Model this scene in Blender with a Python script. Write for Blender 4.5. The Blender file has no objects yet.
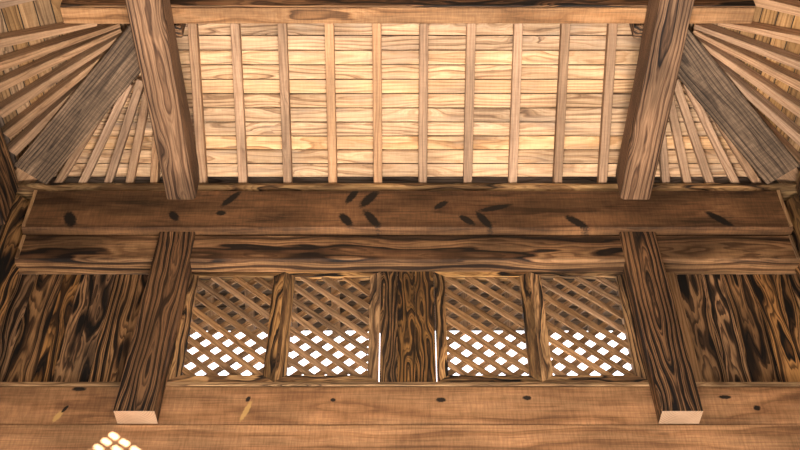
import bpy, math, random
from mathutils import Vector as V, Matrix, noise

random.seed(7)
sc = bpy.context.scene
COL = sc.collection

# ------------------------------------------------------------------ camera, sky, light, exposure
F = 1080.0                       # focal length in pixels of the 800 px wide frame
CAM_X = -0.047
cd = bpy.data.cameras.new('camera'); cam = bpy.data.objects.new('camera', cd); COL.objects.link(cam)
cd.sensor_width = 36.0; cd.lens = 36.0 * F / 800.0; cd.clip_start = 0.05
cam.location = (CAM_X, 0, 0); cam.rotation_euler = (math.radians(135), 0, 0)
sc.camera = cam

w = bpy.data.worlds.new('sky'); sc.world = w; w.use_nodes = True
bg = w.node_tree.nodes['Background']
bg.inputs[0].default_value = (0.93, 0.93, 1.0, 1); bg.inputs[1].default_value = 3.4

sd = bpy.data.lights.new('sun', 'SUN'); sun = bpy.data.objects.new('sun', sd); COL.objects.link(sun)
sd.energy = 62.0; sd.angle = math.radians(0.22); sd.color = (1.0, 0.97, 0.93)
SUN_TAN = 0.15                 # low sun from the entrance side
sun.rotation_euler = (math.radians(90) - math.atan(SUN_TAN), 0, 0)

ad = bpy.data.lights.new('floor_bounce_fill', 'AREA'); al = bpy.data.objects.new('floor_bounce_fill', ad); COL.objects.link(al)  # added fill lamp in place of daylight bouncing off the floor
ad.shape = 'RECTANGLE'; ad.size = 2.6; ad.size_y = 1.4; ad.energy = 182; ad.color = (1.0, 0.91, 0.80); ad.spread = math.radians(68)
al.location = (0.1, 2.95, -1.2); al.rotation_euler = (math.radians(180), 0, 0)

vs = sc.view_settings
vs.view_transform = 'Standard'; vs.look = 'None'; vs.gamma = 1.0; vs.use_curve_mapping = False
vs.exposure = 0.0

# ------------------------------------------------------------------ helpers
S45 = math.sqrt(0.5)
def ray(px, py):
    a = (px - 400) / F; b = (225 - py) / F
    return V((a, S45 * (1 - b), S45 * (1 + b)))
def at(px, py, Y):               # point of a vertical plane y = Y
    d = ray(px, py); t = Y / d.y
    return V((CAM_X + d.x * t, Y, d.z * t))

EZ, SL, HALF, YW = 5.437, 0.47, 2.62, 5.0     # eave height, roof pitch, half width, back wall
YF = -2.0                                    # front wall

class MB:
    def __init__(s): s.v = []; s.f = []; s.g = []; s.r = []
    def add(s, vs_, fs, gs, r):
        n = len(s.v); s.v += [V(p) for p in vs_]; s.g += [tuple(g) for g in gs]; s.r += [r] * len(vs_)
        s.f += [tuple(i + n for i in f) for f in fs]
    def prism(s, o, ex, ey, ez, poly, x0, x1, n=1, off=(0, 0, 0), r=None, wob=0.0, taper=None):
        """poly (y,z) extruded along ex from x0 to x1 around the origin o"""
        o = V(o); ex = V(ex).normalized(); ey = V(ey).normalized(); ez = V(ez).normalized()
        r = random.random() if r is None else r
        vs_, gs, fs = [], [], []; k = len(poly); sd_ = random.random() * 50
        for i in range(n + 1):
            x = x0 + (x1 - x0) * i / n
            for j, (y, z) in enumerate(poly):
                tp = 1.0 if taper is None else 1 + (taper - 1) * i / n
                y *= tp
                if wob:
                    q = noise.noise_vector(V((x * 1.7 + sd_, j * 1.9, sd_))) * wob
                    y += q.x; z += q.y
                vs_.append(o + ex * x + ey * y + ez * z); gs.append((x + off[0], y + off[1], z + off[2]))
        for i in range(n):
            for j in range(k):
                a = i * k + j; b = i * k + (j + 1) % k
                fs.append((a, b, b + k, a + k))
        # end caps get vertices of their own
        m = len(vs_)
        vs_ += vs_[:k] + vs_[n * k:(n + 1) * k]; gs += gs[:k] + gs[n * k:(n + 1) * k]
        fs.append(tuple(range(m + k - 1, m - 1, -1))); fs.append(tuple(range(m + k, m + 2 * k)))
        if ex.cross(ey).dot(ez) < 0: fs = [tuple(reversed(f)) for f in fs]
        s.add(vs_, fs, gs, r)
    def plate(s, pts, thick, grain, off=None, r=None):
        """convex polygon pts, thickened by the vector thick; grain = direction of the fibres"""
        pts = [V(p) for p in pts]; thick = V(thick); gx = V(grain).normalized()
        gz = thick.normalized(); gy = gz.cross(gx).normalized(); c = sum(pts, V()) / len(pts)
        off = rnd_off() if off is None else off
        r = random.random() if r is None else r
        al_ = pts + [p + thick for p in pts]; k = len(pts)
        gs = [((p - c).dot(gx) + off[0], (p - c).dot(gy) + off[1], (p - c).dot(gz) + off[2]) for p in al_]
        fs = [tuple(range(k)), tuple(range(2 * k - 1, k - 1, -1))]
        fs += [(i, i + k, (i + 1) % k + k, (i + 1) % k) for i in range(k)]
        nrm = (pts[1] - pts[0]).cross(pts[2] - pts[1])
        if nrm.dot(thick) > 0: fs = [tuple(reversed(f)) for f in fs]
        s.add(al_, fs, gs, r)
    def build(s, name, mat, parent=None, smooth=False):
        me = bpy.data.meshes.new(name)
        lo = V([min(p[i] for p in s.v) for i in range(3)]); hi = V([max(p[i] for p in s.v) for i in range(3)])
        c = (lo + hi) / 2; c.z = lo.z
        if parent is not None: c = V(parent['_o'])
        me.from_pydata([p - c for p in s.v], [], s.f)
        a = me.attributes.new('gc', 'FLOAT_VECTOR', 'POINT')
        a.data.foreach_set('vector', [x for g in s.g for x in g])
        a = me.attributes.new('rnd', 'FLOAT', 'POINT'); a.data.foreach_set('value', s.r)
        me.materials.append(mat)
        if smooth: me.polygons.foreach_set('use_smooth', [True] * len(me.polygons))
        me.update()
        ob = bpy.data.objects.new(name, me); COL.objects.link(ob)
        if parent is None: ob.location = c
        else: ob.parent = parent
        return ob

def rnd_off(): return (random.uniform(-40, 40), random.uniform(-.09, .09), random.uniform(.03, .16))
def tag(o, label, cat, group=None):
    o['label'] = label; o['category'] = cat
    if group: o['group'] = group
    return o
def struct(o): o['kind'] = 'structure'; return o
def rect(wd, th, c=0.004):       # chamfered rectangle, (y,z)
    a, b = wd / 2, th / 2
    return [(-a + c, -b), (a - c, -b), (a, -b + c), (a, b - c), (a - c, b), (-a + c, b), (-a, b - c), (-a, -b + c)]
def beam_between(m, p0, p1, wd, th, up=(0, 0, 1), c=0.004, n=1, off=None, wob=0, r=None, taper=None):
    p0, p1 = V(p0), V(p1); ex = (p1 - p0).normalized(); ey = V(up).cross(ex).normalized(); ez = ex.cross(ey)
    m.prism(p0, ex, ey, ez, rect(wd, th, c), 0, (p1 - p0).length, n, rnd_off() if off is None else off, r, wob, taper)

# ------------------------------------------------------------------ wood
def wood(name, dark, mid, light, ring=.02, contrast=1.0, w1=.06, w2=.012, fiber=.35, blotch=.35, var=.3,
         knot=.55, saw=.0, rough=.72, scorch=0.0, scorch_col=(.012, .008, .006), streak=.55, sat=1.07, weather=0.0, weather_col=(.33, .265, .21), marks=(), scars=(), stretch=1.0, bump=.25):
    m = bpy.data.materials.new(name); m.use_nodes = True
    nt = m.node_tree; N = nt.nodes; L = nt.links; bs = N['Principled BSDF']
    def put(sock, v):
        if isinstance(v, bpy.types.NodeSocket): L.new(v, sock)
        else: sock.default_value = v
    def M(op, a, b=0.0, c=None, clamp=False):
        n = N.new('ShaderNodeMath'); n.operation = op; n.use_clamp = clamp
        put(n.inputs[0], a); put(n.inputs[1], b)
        if c is not None: put(n.inputs[2], c)
        return n.outputs[0]
    def scale(v, s):
        n = N.new('ShaderNodeVectorMath'); n.operation = 'MULTIPLY'; put(n.inputs[0], v); n.inputs[1].default_value = s; return n.outputs[0]
    def noi(v, det=2.0, rg=.5):
        n = N.new('ShaderNodeTexNoise'); n.inputs['Scale'].default_value = 1.0; n.inputs['Detail'].default_value = det
        n.inputs['Roughness'].default_value = rg; put(n.inputs['Vector'], v); return n.outputs
    def step(v, a, b, o0=0.0, o1=1.0):
        n = N.new('ShaderNodeMapRange'); n.interpolation_type = 'SMOOTHSTEP'; put(n.inputs[0], v)
        for i, q in enumerate((a, b, o0, o1)): n.inputs[i + 1].default_value = q
        return n.outputs[0]
    def mix(f, a, b, mode='MIX'):
        n = N.new('ShaderNodeMix'); n.data_type = 'RGBA'; n.blend_type = mode; n.clamp_factor = True
        put(n.inputs[0], f); put(n.inputs[6], a if not isinstance(a, tuple) else (*a, 1)); put(n.inputs[7], b if not isinstance(b, tuple) else (*b, 1))
        return n.outputs[2]
    at_ = N.new('ShaderNodeAttribute'); at_.attribute_name = 'gc'; gc = at_.outputs['Vector']
    ar = N.new('ShaderNodeAttribute'); ar.attribute_name = 'rnd'; rnd = ar.outputs['Fac']
    sp = N.new('ShaderNodeSeparateXYZ'); L.new(gc, sp.inputs[0]); x, y, z = sp.outputs
    n1 = noi(scale(gc, (1.1 * stretch, 5, 5)), 2.0); n2 = noi(scale(gc, (4 * stretch, 30, 30)), 2.0)
    s1 = N.new('ShaderNodeSeparateColor'); L.new(n1[1], s1.inputs[0])
    yy = M('MULTIPLY_ADD', M('SUBTRACT', s1.outputs[0], .5), w1, y)
    zz = M('MULTIPLY_ADD', M('SUBTRACT', s1.outputs[1], .5), w1 * 2.2, z)
    r = M('SQRT', M('ADD', M('MULTIPLY', yy, yy), M('MULTIPLY', zz, zz)))
    r = M('MULTIPLY_ADD', M('SUBTRACT', n2[0], .5), w2, r)
    # knots
    vo = N.new('ShaderNodeTexVoronoi'); vo.inputs['Scale'].default_value = 1.0; L.new(scale(gc, (2.0, 7.5, 5.0)), vo.inputs['Vector'])
    sel = N.new('ShaderNodeSeparateColor'); L.new(vo.outputs['Color'], sel.inputs[0])
    on = M('GREATER_THAN', sel.outputs[0], 1 - knot)
    kd = vo.outputs['Distance']
    bend = M('MULTIPLY', step(kd, .0, .42, 1, 0), on)
    r = M('MULTIPLY_ADD', bend, .035, r)
    ph = M('FRACT', M('DIVIDE', r, ring))
    ringv = M('MULTIPLY', step(ph, .35, .85), step(ph, .86, .99, 1, 0))      # late wood: slow rise, sharp edge
    ph2 = M('FRACT', M('DIVIDE', r, ring * .29))
    ringv = M('ADD', M('MULTIPLY', ringv, .78), M('MULTIPLY', M('MULTIPLY', step(ph2, .3, .8), step(ph2, .88, 1, 1, 0)), .34))
    amp = step(noi(scale(gc, (.9, 6, 6)), 1.0)[0], .3, .65, .45, 1.0)
    f = M('MULTIPLY', M('MULTIPLY', ringv, amp), contrast, clamp=True)
    cr = N.new('ShaderNodeValToRGB'); e = cr.color_ramp.elements
    e[0].position = 0; e[0].color = (*light, 1); e[1].position = 1; e[1].color = (*dark, 1)
    q = e.new(.42); q.color = (*mid, 1)
    L.new(f, cr.inputs[0]); c = cr.outputs[0]
    fb = noi(scale(gc, (4, 85, 85)), 4.0, .75)[0]
    c = mix(1.0, c, mix(1.0, (1, 1, 1), M('MULTIPLY_ADD', step(fb, .3, .7), fiber, 1 - fiber * .62), 'MULTIPLY'), 'MULTIPLY')
    stk = noi(scale(gc, (1.4, 62, 62)), 3.0, .6)[0]
    c = mix(M('MULTIPLY', step(stk, .55, .66), streak), c, mix(.30, dark, c))
    bl = noi(scale(gc, (1.6, 5, 5)), 3.0)[0]
    c = mix(1.0, c, mix(1.0, (1, 1, 1), step(bl, .3, .72, 1 - blotch, 1 + blotch * .35), 'MULTIPLY'), 'MULTIPLY')
    if saw:
        sw = noi(scale(gc, (80, 9, 9)), 3.0, .7)[0]
        c = mix(1.0, c, mix(1.0, (1, 1, 1), step(sw, .3, .7, 1 - saw, 1 + saw * .4), 'MULTIPLY'), 'MULTIPLY')
    if weather:
        we = noi(scale(gc, (2.4, 13, 13)), 4.0, .65)[0]
        c = mix(M('MULTIPLY', step(we, .50, .66), weather), c, mix(.55, c, weather_col))
    if scorch:
        sc_ = noi(scale(gc, (1.6, 11, 11)), 5.0, .7)[0]
        c = mix(step(sc_, .62 - scorch * .35, .80 - scorch * .35), c, mix(.35, scorch_col, c))
    kn = M('MULTIPLY', step(kd, .05, .13, 1, 0), on)
    c = mix(M('MULTIPLY', kn, .8), c, tuple(v * .28 for v in mid))
    def blobs(lst, inner, outer):
        acc = None
        nz = M('MULTIPLY', M('SUBTRACT', noi(scale(gc, (60, 60, 60)), 2.0)[0], .5), .6)
        for (bx, by, lx, ly, ang) in lst:
            ca, sa = math.cos(ang), math.sin(ang)
            dx = M('SUBTRACT', x, bx); dy = M('SUBTRACT', y, by)
            u = M('DIVIDE', M('MULTIPLY_ADD', dx, ca, M('MULTIPLY', dy, sa)), lx)
            v = M('DIVIDE', M('MULTIPLY_ADD', dy, ca, M('MULTIPLY', dx, -sa)), ly)
            d = M('ADD', M('SQRT', M('ADD', M('MULTIPLY', u, u), M('MULTIPLY', v, v))), nz)
            k = step(d, inner, outer, 1, 0)
            acc = k if acc is None else M('MAXIMUM', acc, k)
        return acc
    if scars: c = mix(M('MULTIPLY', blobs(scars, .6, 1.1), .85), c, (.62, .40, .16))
    if marks: c = mix(M('MULTIPLY', blobs(marks, .65, 1.10), .97), c, (.008, .006, .005))
    hs = N.new('ShaderNodeHueSaturation'); L.new(c, hs.inputs['Color']); hs.inputs['Hue'].default_value = .4945
    L.new(M('MULTIPLY_ADD', rnd, var, 1 - var * .5), hs.inputs['Value'])
    L.new(M('MULTIPLY_ADD', M('FRACT', M('MULTIPLY', rnd, 7.31)), var * .55, sat - var * .3), hs.inputs['Saturation'])
    L.new(hs.outputs[0], bs.inputs['Base Color'])
    bs.inputs['Roughness'].default_value = rough; bs.inputs['Specular IOR Level'].default_value = .25
    bp = N.new('ShaderNodeBump'); bp.inputs['Strength'].default_value = bump; bp.inputs['Distance'].default_value = .006
    L.new(M('SUBTRACT', M('MULTIPLY', fb, .6), f), bp.inputs['Height']); L.new(bp.outputs[0], bs.inputs['Normal'])
    return m

def plain(name, col, rough=.9):
    m = bpy.data.materials.new(name); m.use_nodes = True; N = m.node_tree.nodes; L = m.node_tree.links
    n = N.new('ShaderNodeTexNoise'); n.inputs['Scale'].default_value = 6; n.inputs['Detail'].default_value = 6
    tc = N.new('ShaderNodeTexCoord'); L.new(tc.outputs['Object'], n.inputs['Vector'])
    r = N.new('ShaderNodeValToRGB'); r.color_ramp.elements[0].color = (*[c * .7 for c in col], 1); r.color_ramp.elements[1].color = (*[min(1, c * 1.3) for c in col], 1)
    L.new(n.outputs[0], r.inputs[0]); L.new(r.outputs[0], N['Principled BSDF'].inputs['Base Color'])
    N['Principled BSDF'].inputs['Roughness'].default_value = rough
    return m

B0 = V((0, 5.0, 5.1525))          # grain origin of the great beam's face
def mark(px, py, lx, ly, deg, Y=5.0, z0=B0.z):
    p = at(px, py, Y); return (p.x, p.z - z0, lx * 1.45, ly * 1.45, math.radians(deg))
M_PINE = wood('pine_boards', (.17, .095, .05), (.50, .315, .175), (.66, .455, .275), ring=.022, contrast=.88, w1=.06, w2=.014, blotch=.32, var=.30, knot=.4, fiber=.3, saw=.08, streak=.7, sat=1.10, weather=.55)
M_PINED = wood('shaded_pine_boards', (.06, .034, .016), (.26, .152, .072), (.37, .23, .115), ring=.02, contrast=.9, blotch=.45, var=.45, knot=.4, saw=.1)  # darker pine for the side slopes, their shade put into the colour
M_SOFF = wood('eave_boards', (.05, .035, .025), (.17, .12, .09), (.25, .185, .14), ring=.02, contrast=.9, blotch=.5, var=.4)
M_END = wood('end_grain_wood', (.24, .15, .09), (.46, .315, .205), (.52, .36, .24), ring=.014, contrast=.9, w1=.004, w2=.002, fiber=.1, blotch=.1, var=.05, knot=0, streak=0)
M_CPOST = wood('burnt_plank_wood', (.008, .006, .005), (.075, .040, .019), (.46, .26, .105), ring=.026, contrast=1.4, w1=.22, w2=.02, blotch=.5, var=.25, knot=.6, scorch=.62, fiber=.4, bump=.5)
M_RAFT = wood('rafter_wood', (.16, .09, .05), (.38, .232, .135), (.46, .295, .178), ring=.02, contrast=.7, blotch=.3, var=.36, knot=.22, fiber=.45, saw=.08, sat=1.06)
M_HIP = wood('grey_weathered_wood', (.030, .020, .014), (.150, .098, .062), (.27, .185, .12), ring=.022, contrast=.95, blotch=.5, fiber=.75, saw=.25, var=.1, knot=.3)
M_TIE = wood('ribbed_brown_wood', (.016, .007, .004), (.145, .072, .032), (.27, .150, .073), ring=.021, contrast=1.35, w1=.035, w2=.012, blotch=.5, var=.06, knot=.5, fiber=.5, sat=.94)
M_PURL = wood('purlin_wood', (.085, .042, .019), (.29, .155, .072), (.38, .22, .112), ring=.03, contrast=.8, blotch=.4, var=.1, knot=.3, saw=.18)
M_CHAR = wood('charred_wood', (.008, .006, .005), (.10, .052, .024), (.44, .25, .11), ring=.036, contrast=1.5, w1=.10, w2=.02, blotch=.5, var=.4, knot=.6, scorch=.35, fiber=.4, bump=.5)
M_POST = wood('charred_post_wood', (.010, .007, .006), (.075, .040, .020), (.30, .17, .085), ring=.030, contrast=1.5, w1=.08, w2=.018, blotch=.4, var=.2, knot=.6, scorch=.25, fiber=.4, bump=.5)
M_B = wood('smoked_beam_wood', (.04, .022, .012), (.17, .088, .042), (.25, .135, .065), ring=.05, contrast=.6, blotch=.65, var=.05, knot=.05, saw=.2, scorch=.26,
           marks=[mark(352, 196, .062, .020, 62), mark(369, 199, .075, .026, 55), mark(346, 220, .055, .024, -58), mark(372, 219, .075, .024, -58),
                  mark(441, 205, .045, .018, 40), mark(495, 208, .085, .018, 15), mark(467, 220, .05, .02, -42), mark(484, 220, .07, .022, -60),
                  mark(577, 222, .07, .024, -40), mark(719, 219, .08, .022, -42), mark(231, 199, .07, .020, 52), mark(221, 213, .025, .018, 0),
                  mark(70, 219, .06, .03, -65), mark(174, 216, .04, .022, -55)])
M_A = wood('scorched_beam_wood', (.018, .011, .008), (.15, .078, .037), (.36, .21, .105), ring=.06, contrast=1.2, w1=.08, w2=.02, blotch=.6, var=.05, knot=.25, saw=.12, scorch=.22)
M_PLATE = wood('wall_plate_wood', (.018, .011, .007), (.28, .165, .08), (.58, .38, .19), ring=.03, contrast=1.2, w1=.1, w2=.02, blotch=.6, var=.1, knot=.6, scorch=.2)
LZ = 3.70
M_LOW = wood('brown_beam_wood', (.12, .058, .027), (.44, .235, .115), (.54, .305, .155), ring=.07, contrast=.7, blotch=.42, var=.06, knot=.18, saw=.22,
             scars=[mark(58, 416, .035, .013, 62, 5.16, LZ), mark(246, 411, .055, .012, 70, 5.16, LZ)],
             marks=[mark(441, 400, .022, .014, 0, 5.16, LZ), mark(333, 400, .012, .010, 0, 5.16, LZ), mark(527, 398, .02, .012, 0, 5.16, LZ), mark(65, 409, .022, .008, 60, 5.16, LZ),
                    mark(757, 408, .016, .014, 0, 5.16, LZ), mark(725, 397, .03, .01, 0, 5.16, LZ), mark(79, 389, .03, .012, 0, 5.16, LZ), mark(248, 399, .016, .010, 60, 5.16, LZ)])
M_FRAME = wood('scorched_frame_wood', (.012, .008, .006), (.24, .13, .058), (.55, .33, .15), ring=.028, contrast=1.3, w1=.08, w2=.03, blotch=.6, var=.25, knot=.5, scorch=.42)
M_LATT = wood('lattice_wood', (.10, .055, .028), (.29, .17, .085), (.40, .245, .13), ring=.02, contrast=.8, blotch=.35, var=.3, knot=.2)
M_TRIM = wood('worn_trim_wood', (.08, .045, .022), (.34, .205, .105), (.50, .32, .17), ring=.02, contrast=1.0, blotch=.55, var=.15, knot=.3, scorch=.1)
M_DECK = plain('roof_deck_dark', (.03, .022, .016)); M_FLOOR = plain('stone_floor', (.33, .29, .24)); M_GROUND = plain('grass_ground', (.055, .06, .04))

# ------------------------------------------------------------------ structure: ground, floor, roof boards
def flat_box(name, lo, hi, mat):
    m = MB(); lo = V(lo); hi = V(hi)
    m.plate([(lo.x, lo.y, lo.z), (hi.x, lo.y, lo.z), (hi.x, hi.y, lo.z), (lo.x, hi.y, lo.z)], (0, 0, hi.z - lo.z), (1, 0, 0))
    return struct(m.build(name, mat))
flat_box('ground', (-40, -40, -1.9), (40, 40, -1.75), M_GROUND)
flat_box('floor', (-3.4, -2.8, -1.75), (3.4, 5.9, -1.6), M_FLOOR)

RD = .072                        # rafter depth
EXT = 1.065                        # the eaves reach past the walls
CY0, CY1 = YF, YW
RIDGE = HALF                     # hips meet at k = HALF from the eave line
C25 = 1 / math.hypot(1, SL)
def roof_pt(side, u, k, lift=0.0):
    """side: back/left/right/front; u along the eave, k plan distance inwards from the wall line"""
    z = EZ + SL * k; nrm = C25
    if side == 'back': p = V((u, YW - k, z)); n = V((0, SL, 1)) * nrm
    elif side == 'front': p = V((u, YF + k, z)); n = V((0, -SL, 1)) * nrm
    elif side == 'left': p = V((-HALF + k, u, z)); n = V((-SL, 0, 1)) * nrm
    else: p = V((HALF - k, u, z)); n = V((SL, 0, 1)) * nrm
    return p + n * lift
def roof_side(side, mat, name):
    m = MB(); eave = MB(); bw = .0977 * C25; k = -EXT + .004
    def ends(k):
        if side in ('back', 'front'): return -HALF + k, HALF - k
        return YF + k, YW - k
    gr = (1, 0, 0) if side in ('back', 'front') else (0, 1, 0)
    while k < RIDGE - .03:
        k1 = min(k + bw - .0065, RIDGE - .01)
        a0, a1 = ends(k); b0, b1 = ends(k1)
        # each course is laid in lengths of two to three metres
        cuts = [0, 1] if side == 'back' or a1 - a0 < 3.2 else [0, random.uniform(.28, .72), 1]
        for t0, t1 in zip(cuts, cuts[1:]):
            e = .0015
            q = [roof_pt(side, a0 + (a1 - a0) * t0 + e, k, RD), roof_pt(side, a0 + (a1 - a0) * t1 - e, k, RD),
                 roof_pt(side, b0 + (b1 - b0) * t1 - e, k1, RD), roof_pt(side, b0 + (b1 - b0) * t0 + e, k1, RD)]
            n = (roof_pt(side, 0, 0, 1) - roof_pt(side, 0, 0, 0)) * .018
            (m if k > -.08 else eave).plate(q, n, gr)
        k += bw
    ob = struct(m.build(name, mat)); struct(eave.build('eave_soffit_' + side, M_SOFF))
    d = MB(); a0, a1 = ends(-EXT); b0, b1 = ends(RIDGE - .001)
    q = [roof_pt(side, a0, -EXT, RD + .021), roof_pt(side, a1, -EXT, RD + .021), roof_pt(side, b1, RIDGE - .001, RD + .021), roof_pt(side, b0, RIDGE - .001, RD + .021)]
    if (q[3] - q[2]).length < .01: q = q[:3]
    n = (roof_pt(side, 0, 0, 1) - roof_pt(side, 0, 0, 0)) * .03
    d.plate(q, n, gr)
    struct(d.build('roof_' + side, M_DECK))
    return ob
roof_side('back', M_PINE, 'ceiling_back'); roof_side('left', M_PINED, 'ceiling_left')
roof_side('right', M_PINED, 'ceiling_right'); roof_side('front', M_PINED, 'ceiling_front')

# front wall frieze behind the viewer, with a diamond lattice vent the sun shines through
VENT = at(112.5, 429, 5.15) ; VENT.y = YF; VENT.z += (5.15 - YF) * SUN_TAN
Uv = V((.068, 0, -.046)); Vv = V((-.036, 0, -.040))
NU, NV = 5, 6
O = VENT.copy()     # top corner of the vent
cor = [O, O + Uv * NU, O + Uv * NU + Vv * NV, O + Vv * NV]    # top, right, bottom, left
m = MB(); z0, z1 = 3.0, EZ + .02; xL, xR = -2.75, 2.75
def fp(x, z): return (x, YF, z)
T, R_, Bt, Lf = cor
th = (0, -.05, 0)
m.plate([fp(xL, z0), fp(Lf.x, z0), (Lf.x, YF, Lf.z), fp(Lf.x, z1), fp(xL, z1)], th, (0, 0, 1))
m.plate([fp(R_.x, z0), fp(xR, z0), fp(xR, z1), fp(R_.x, z1), (R_.x, YF, R_.z)], th, (0, 0, 1))
for P in ((Lf, T), (T, R_)): m.plate([P[0], P[1], fp(P[1].x, z1), fp(P[0].x, z1)], th, (0, 0, 1))
for P in ((Lf, Bt), (Bt, R_)): m.plate([fp(P[0].x, z0), fp(P[1].x, z0), P[1], P[0]], th, (0, 0, 1))
struct(m.build('wall_front', M_PINED))
m = MB(); sw = .0135
for i in range(NU + 1):
    a = O + Uv * i; d = Uv.normalized() * sw
    m.plate([a - d, a + d, a + d + Vv * NV, a - d + Vv * NV], (0, -.012, 0), Vv)
for j in range(NV + 1):
    a = O + Vv * j; d = Vv.normalized() * sw
    m.plate([a - d, a + d, a + d + Uv * NU, a - d + Uv * NU], (0, -.012, 0), Uv)
tag(m.build('lattice_vent', M_LATT), 'small diamond lattice vent in the front wall facing the low sun', 'vent')

# ------------------------------------------------------------------ wall timbers
def along_x(name, mat, x0, x1, yf, yb, z0, z1, label, cat='beam', c=.006, n=1, off=None, wob=0, group=None, z_org=None):
    m = MB(); zc = (z0 + z1) / 2
    # local frame: ex = X, ey = Z (across the face), ez = -Y (out of the wall)
    poly = rect(z1 - z0, yb - yf, c)
    m.prism((0, (yf + yb) / 2, zc), (1, 0, 0), (0, 0, 1), (0, -1, 0), poly, x0, x1, n, rnd_off() if off is None else off, .5, wob)
    o = m.build(name, mat); tag(o, label, cat, group); return o
BE = 2.52
gB = along_x('tie_beam', M_B, -BE, BE, 5.0, 5.20, 4.97, 5.335, 'massive dark brown wall beam with black slanted knots below the roof boards', c=.010, n=40, wob=.003, off=(0, 0, .25))
gA = along_x('lintel_beam', M_A, -BE, BE, 5.055, 5.20, 4.735, 4.968, 'dark scorched lintel beam running just above the four lattice windows', c=.014, n=40, wob=.003, off=(3, .05, .10))
m = MB(); zt = lambda y: EZ - .47 * (y - 5.0) - .005
m.prism((0, 5.1, 5.38), (1, 0, 0), (0, 0, 1), (0, -1, 0), [(z - 5.38, 5.1 - y) for y, z in ((5.20, 5.337), (5.20, zt(5.20)), (5.022, zt(5.022)), (5.008, zt(5.02) - .012), (5.004, 5.385), (5.012, 5.35), (5.022, 5.337))][::-1], -2.82, 2.82, 44, rnd_off(), .5, .001)
tag(m.build('wall_plate', M_PLATE), 'narrow swirly grained wall plate under the rafter ends', 'beam')
along_x('sill_board', M_TRIM, -2.70, 2.70, 5.155, 5.25, 3.822, 3.850, 'thin worn sill board lying under the windows and plank panels', 'board', c=.004)
along_x('wall_beam', M_LOW, -2.9, 2.9, 5.16, 5.33, 3.552, 3.820, 'brown wall beam directly under the window sill, above the lowest beam', c=.008, n=30, wob=.002, off=(0, LZ and 3.686 - LZ, .30))
along_x('wall_beam', M_LOW, -2.9, 2.9, 5.154, 5.33, 3.18, 3.550, 'lowest brown wall beam at the bottom edge, with white dots of sunlight', c=.008, n=30, wob=.002, off=(11, .3, .35))
# short pale end strips of the two upper beams
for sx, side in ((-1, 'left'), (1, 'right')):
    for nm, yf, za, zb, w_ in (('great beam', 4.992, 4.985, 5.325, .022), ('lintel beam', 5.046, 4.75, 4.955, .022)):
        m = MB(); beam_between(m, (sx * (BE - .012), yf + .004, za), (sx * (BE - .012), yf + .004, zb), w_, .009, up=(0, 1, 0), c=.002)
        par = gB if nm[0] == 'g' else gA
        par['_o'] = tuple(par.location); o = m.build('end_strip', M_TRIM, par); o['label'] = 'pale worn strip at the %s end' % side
# corner posts and side walls
for sx, side in ((-1, 'left'), (1, 'right')):
    m = MB(); d = V((-sx, -1, 0)).normalized(); c0 = V((sx * 2.60, 5.10, 0)) + d * -.02
    m.prism(c0, (0, 0, 1), V((1, -sx, 0)).normalized(), d, rect(.19, .13, .006), 3.0, 5.30, 12, rnd_off(), .5, .003)
    tag(m.build('corner_post', M_CHAR), 'dark curly grained corner post at the %s end of the wall beams' % side, 'post')
    for nm, xf, za, zb, mt, lb in (('side_beam', 2.62, 4.97, 5.335, M_POST, 'dark massive beam of the %s side wall under the roof'), ('side_lintel', 2.66, 4.735, 4.968, M_A, 'dark lintel beam of the %s side wall below its massive beam'),
                                   ('side_plate', 2.64, 5.337, 5.405, M_PLATE, 'thin plate on top of the %s side wall beam'), ('side_sill_beam', 2.80, 3.2, 3.82, M_LOW, 'brown lower beam of the %s side wall')):
        m = MB(); wd = .2
        m.prism((sx * (xf + wd / 2), 0, (za + zb) / 2), (0, 1, 0), (0, 0, 1), (-sx, 0, 0), rect(zb - za, wd, .008), YF, 4.97, 20, rnd_off(), .5, 0)
        tag(m.build(nm, mt), lb % side, 'beam')
    m = MB(); y = YF
    while y < 5.1:
        m.plate([(sx * 2.84, y, 3.8), (sx * 2.84, y + .18, 3.8), (sx * 2.84, y + .18, 4.74), (sx * 2.84, y, 4.74)], (sx * .03, 0, 0), (0, 0, 1)); y += .183
    struct(m.build('wall_' + side, M_CHAR))

# dark plank panels left and right
for sx, side in ((-1, 'left'), (1, 'right')):
    m = MB(); x = 1.60 if sx < 0 else 1.745
    while x < 2.72:
        wd = random.choice((.11, .14, .16, .18)); x1 = min(x + wd, 2.76)
        m.plate([(sx * x, 5.19 + random.uniform(0, .004), 3.85), (sx * (x1 - .003), 5.19, 3.85), (sx * (x1 - .003), 5.19, 4.735), (sx * x, 5.19, 4.735)], (0, .025, 0), (0, 0, 1))
        x = x1
    m.plate([(sx * 1.45, 5.217, 3.85), (sx * 2.78, 5.217, 3.85), (sx * 2.78, 5.217, 4.735), (sx * 1.45, 5.217, 4.735)], (0, .02, 0), (0, 0, 1))
    o = struct(m.build('infill_wall', M_CHAR))
    tag(o, ('dark burnt plank panel left of the left hanging post' if sx < 0 else 'dark burnt plank panel right of the right hanging post'), 'panel')
m = MB(); beam_between(m, (1.705, 5.185, 3.85), (1.705, 5.185, 4.734), .075, .03, up=(0, 1, 0)); tag(m.build('trim_board', M_LATT), 'pale narrow upright board between the right hanging post and the dark planks', 'board')

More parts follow.
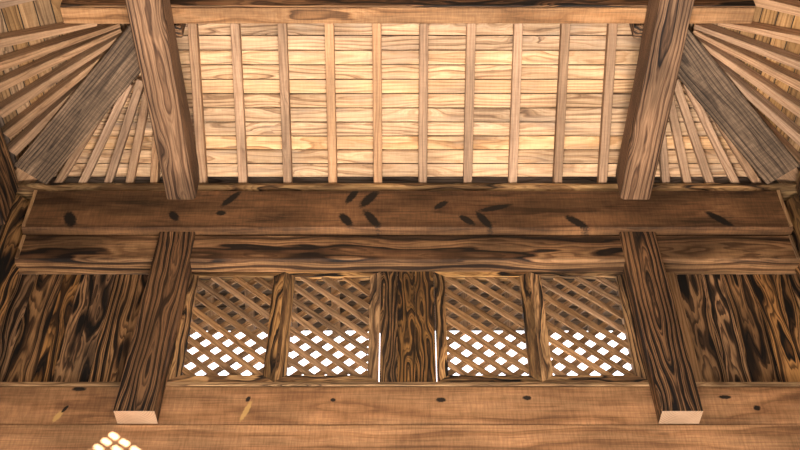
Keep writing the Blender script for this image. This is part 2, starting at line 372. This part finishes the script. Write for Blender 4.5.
# hanging posts
for sx, side in ((-1, 'left'), (1, 'right')):
    m = MB(); zb, zm, zt = 3.553, 4.733, 4.968; hw = .116; xb, xt = sx * 1.542, sx * 1.505
    prof = [(5.03, zb), (5.153, zb), (5.153, zm), (5.053, zm), (5.053, zt), (5.03, zt)]
    def xc(z): return xb + (xt - xb) * (z - zb) / (zt - zb)
    off = (random.uniform(-20, 20), random.uniform(-.03, .03), .05)
    for (a, b) in (((zb, zm), (5.03, 5.153)), ((zm, zt), (5.03, 5.053))):
        pass
    nseg = 24
    vs_, gs, fs = [], [], []
    rows = sorted(set([zb + (zt - zb) * i / nseg for i in range(nseg + 1)] + [zm]))
    for z in rows:
        for (q, yb) in ((-1, 0), (1, 0), (1, 1), (-1, 1)):
            yv = 5.03 if not yb else (5.153 if z < zm else 5.053)
            wv = noise.noise(V((z * 2.1, q * 3.7 + sx * 9, 0))) * .004
            vs_.append((xc(z) + q * hw + wv, yv, z)); gs.append((z + off[0], q * hw + off[1], (5.03 - yv) + off[2]))
    for i in range(len(rows) - 1):
        for j in range(4):
            a = i * 4 + j; b = i * 4 + (j + 1) % 4; fs.append((a, b, b + 4, a + 4))
    k = len(rows); fs.append((3, 2, 1, 0)); fs.append(tuple(range(4 * (k - 1), 4 * k)))
    m.add(vs_, fs, gs, .5)
    o = m.build('hanging_post', M_POST)
    tag(o, 'thick dark hanging post with sawn pale end, %s of the lattice windows' % side, 'post')
    o['_o'] = tuple(o.location)
    m = MB(); m.plate([(xc(zb) - hw + .001, 5.031, zb - .002), (xc(zb) + hw - .001, 5.031, zb - .002), (xc(zb) + hw - .001, 5.152, zb - .002), (xc(zb) - hw + .001, 5.152, zb - .002)], (0, 0, .0025), (0, 0, 1), off=(0, 0.02, .0))
    for i, p in enumerate(m.v): m.g[i] = (5.0, p.x - xc(zb), 5.04 - p.y - .035)
    e = m.build('end_grain', M_END, o); e['label'] = 'pale sawn bottom end of the post'

# middle post between the two pairs of windows
root = bpy.data.objects.new('plank_post', None); COL.objects.link(root); root.location = (0, 5.16, 3.852); root.empty_display_size = .1
root['_o'] = tuple(root.location); tag(root, 'wide charred three plank post in the middle between the window pairs', 'post')
xs = [-.170, -.062, .048, .170]
for a, b in zip(xs, xs[1:]):
    m = MB()
    m.plate([(a + .0015, 5.160, 3.852), (b - .0015, 5.160, 3.852), (b - .0015, 5.160, 4.733), (a + .0015, 5.160, 4.733)], (0, .04, 0), (0, 0, 1), off=(random.uniform(-9, 9), random.uniform(-.02, .02), .03))
    m.build('plank', M_CPOST, root)
m = MB(); m.plate([(-.165, 5.2005, 3.852), (.165, 5.2005, 3.852), (.165, 5.2005, 4.733), (-.165, 5.2005, 4.733)], (0, .02, 0), (0, 0, 1))
m.build('backing_board', M_CPOST, root)

# ------------------------------------------------------------------ lattice windows
ZB, ZT, ZOB, ZOT = 3.902, 4.697, 3.851, 4.734
YW0, YW1 = 5.163, 5.215
def window(n, xa, xb, oa, ob, label):
    """opening xa..xb, frame outside oa..ob"""
    root = bpy.data.objects.new('window_%d' % n, None); COL.objects.link(root)
    root.location = ((oa + ob) / 2, YW0, ZOB); root.empty_display_size = .1
    root['label'] = label; root['category'] = 'window'; root['kind'] = 'structure'; root['_o'] = tuple(root.location)
    t = (0, YW1 - YW0, 0); g = .001
    for nm, q, gr in (('top_rail', [(oa + g, ZOT), (ob - g, ZOT), (xb - g, ZT), (xa + g, ZT)], (1, 0, 0)), ('bottom_rail', [(oa + g, ZOB), (xa + g, ZB), (xb - g, ZB), (ob - g, ZOB)], (1, 0, 0)),
                      ('stile', [(oa, ZOB + g), (oa, ZOT - g), (xa, ZT - g), (xa, ZB + g)], (0, 0, 1)), ('stile', [(ob, ZOB + g), (xb, ZB + g), (xb, ZT - g), (ob, ZOT - g)], (0, 0, 1))):
        m = MB(); m.plate([(x, YW0, z) for x, z in q], t, gr); m.build(nm, M_FRAME, root)
        # a rounded bead along the inner edge
    for layer, sgn, y0 in (('front_lattice', -1, 5.180), ('back_lattice', 1, 5.196)):
        m = MB(); P = .137; Q = 1.17; sw = .0195; x0, x1, za, zb = xa - .004, xb + .004, ZB - .004, ZT + .004
        h = zb - za; c = x0 - h * Q + random.uniform(0, P)
        while c < x1:
            # centre line: x = c + Q s, z = za + s (rising) or zb - s (falling)
            s0 = max(0, (x0 - c) / Q); s1 = min(h, (x1 - c) / Q)
            if s1 - s0 > .03:
                p0 = V((c + Q * s0, y0, za + s0 if sgn > 0 else zb - s0)); p1 = V((c + Q * s1, y0, za + s1 if sgn > 0 else zb - s1))
                beam_between(m, p0, p1, sw * 2, .014, up=(0, 1, 0), c=.002)
            c += P
        m.build(layer, M_LATT, root)
    return root
window(1, -1.347, -.861, -1.452, -.793, 'leftmost lattice window beside the left hanging post')
window(2, -.724, -.240, -.792, -.1745, 'lattice window just left of the charred middle post')
window(3, .240, .724, .1745, .792, 'lattice window just right of the charred middle post')
window(4, .861, 1.347, .793, 1.452, 'rightmost lattice window beside the right hanging post')

# ------------------------------------------------------------------ roof timbers
ORD = ['first', 'second', 'third', 'fourth', 'fifth', 'sixth', 'seventh', 'eighth', 'ninth', 'tenth']
def rafter(side, u0, k0, u1, k1, label, wd=.058, group=None, sink=0.0, taper=None):
    m = MB(); p0 = roof_pt(side, u0, k0, RD / 2 - .003 - sink); p1 = roof_pt(side, u1, k1, RD / 2 - .003 - sink)
    nrm = roof_pt(side, 0, 0, 1) - roof_pt(side, 0, 0, 0)
    beam_between(m, p0, p1, wd / (taper or 1), RD - .001, up=nrm, c=.003, n=8, wob=.0015, taper=taper)
    return tag(m.build('rafter', M_RAFT), label, 'rafter', group)
cx = [202, 242.6, 287.6, 332.6, 377.8, 422.8, 467.9, 513, 558, 603]
for i, px in enumerate(cx):
    x = at(px, 180, 5.0).x
    rafter('back', x, -EXT + .02, x, RIDGE - .25 if abs(x) < .2 else min(RIDGE - .25, HALF - abs(x) - .05),
           'pale straight rafter on the middle roof slope, %s of ten from the left' % ORD[i], group='rafters of the middle roof slope')

def on_plane(side, px, py):      # where a sight line meets a roof slope's rafters
    d = ray(px, py); p0 = roof_pt(side, 0, 0); n = roof_pt(side, 0, 0, 1) - p0
    o = V((CAM_X, 0, 0)); t = (p0 - o).dot(n) / d.dot(n); return o + d * t
KP = 1.04                        # the fans start from the hip at this distance from the eave
for sx, side, bottoms, pts in ((-1, 'left', [60, 84, 109, 130, 154], [(0, 44), (0, 67), (0, 88), (0, 115), (6, 137), (16, 150)]),
                               (1, 'right', [755, 734, 709, 687, 666], [(800, 40), (800, 66), (800, 87), (800, 113), (797, 138), (785, 152)])):
    apx, apy = sx * (HALF - KP), YW - KP
    for i, px in enumerate(bottoms):
        x = at(px, 179, 5.0).x; d = V((x - apx, KP)); f0 = (.55, .42, .40, .40, .42)[i]
        kk = -EXT + .05; f1 = (KP - kk) / KP
        lx = apx + d.x * f1
        if abs(lx) > HALF - kk - .15:   # stop short of the eave's hip
            f1 = 1.02
        rafter('back', apx + d.x * f0, KP - KP * f0, apx + d.x * f1, KP - KP * f1,
               'fanned rafter of the back slope, %s from the %s hip board' % (ORD[i], side), wd=.052, group='fan rafters beside the %s hip board' % side)
    for i, (px, py) in enumerate(pts):
        p = on_plane(side, px, py); k = HALF - abs(p.x); s = (KP - (-.01)) / (KP - k)
        ye = apy + (p.y - apy) * s
        f0 = (.37, .25, .25, .25, .27, .33)[i]
        rafter(side, apy + (ye - apy) * f0, KP - (KP + .01) * f0, ye, -.01,
               'fanned rafter of the %s slope, %s counting down to the hip board' % (side, ORD[i]), wd=.068, group='fan rafters of the %s slope' % side, taper=2.2)
    for i, py in enumerate((4, -30)):
        p = on_plane(side, 0 if sx < 0 else 800, py if sx < 0 else py + 8)
        rafter(side, p.y, min(1.9, YW - p.y - .12), p.y, -.01, ('straight rafter at the top %s corner of the roof' if i == 0 else 'straight rafter nearest the viewer on the %s slope') % side, wd=.064)
    # hip rafter over the hip board
    m = MB(); p0 = V((sx * (HALF + .95), YW + .95, EZ - SL * .95 + .040)); p1 = V((sx * (HALF - .06), YW - .06, EZ + SL * .06 + .040))
    beam_between(m, p0, p1, .16, .026, c=.003, n=4)
    tag(m.build('hip_rafter', M_RAFT), 'hip rafter running out over the %s corner, mostly hidden by the hip board' % side, 'rafter')
    # hip board
    m = MB(); k0, k1 = .075, 1.08
    dz = .062
    p0 = V((sx * (HALF - k0), YW - k0, EZ + SL * k0 - dz)); p1 = V((sx * (HALF - k1), YW - k1, EZ + SL * k1 - dz))
    beam_between(m, p0, p1, .25, .03, c=.004, n=14, wob=.002, off=(random.uniform(0, 9), .02, .06))
    tag(m.build('hip_board', M_HIP), 'broad grey weathered hip board climbing the %s roof corner' % side, 'board')

# great tie beams reaching out over the viewer
TZ0, TZ1 = 5.237, 5.498
for sx, side in ((-1, 'left'), (1, 'right')):
    m = MB(); (xi, xo), ch = ((1.415, 1.612), (1.432, 1.632))[sx > 0], .02
    poly = [(-sx * 0, 0)]
    poly = [(xo - .012, TZ0), (xi + ch, TZ0), (xi, TZ0 + ch * .8), (xi, TZ1 - .015), (xi + .015, TZ1), (xo - .01, TZ1), (xo, TZ1 - .01), (xo, TZ0 + .012)]
    zc = (TZ0 + TZ1) / 2; xc_ = (xi + xo) / 2
    # ex = +Y, ey = X*sx, ez = Z
    m.prism((sx * xc_, 0, zc), (0, 1, 0), (sx, 0, 0), (0, 0, 1), [(a - xc_, b - zc) for a, b in poly], -1.9, 4.996, 60, (random.uniform(0, 9), .03, .19), .5, .006)
    tag(m.build('great_tie_beam', M_TIE), 'massive ribbed brown tie beam coming down from the top %s, resting on the wall' % side, 'beam')

# purlin lying across the tie beams, and its struts
m = MB()
m.prism((0, 3.718, 5.556), (1, 0, 0), (0, 1, 0), (0, 0, 1), rect(.114, .113, .006), -2.085, 2.085, 30, (4, .0, .16), .5, .002)
pu = tag(m.build('purlin', M_PURL), 'orange brown purlin lying across both tie beams at the top', 'beam')
pu['_o'] = tuple(pu.location); m = MB()
m.prism((0, 3.653, 5.564), (1, 0, 0), (0, 0, 1), (0, -1, 0), rect(.112, .012, .002), -2.085, 2.085, 20, (9, .03, .1), .5, .001)  # thin strip added to darken the purlin's front face
o = m.build('dark_front_strip', M_POST, pu); o['label'] = 'dark strip added over the front face of the purlin'
for sx, side in ((-1, 'left'), (1, 'right')):
    m = MB(); beam_between(m, (sx * 1.425, 3.83, TZ1 + .001), (sx * 1.425, 3.83, 5.94), .09, .09, up=(0, 1, 0), c=.006)
    tag(m.build('strut', M_POST), 'short dark upright strut standing on the %s tie beam behind the purlin' % side, 'post')
for o in bpy.data.objects:
    if '_o' in o: del o['_o']
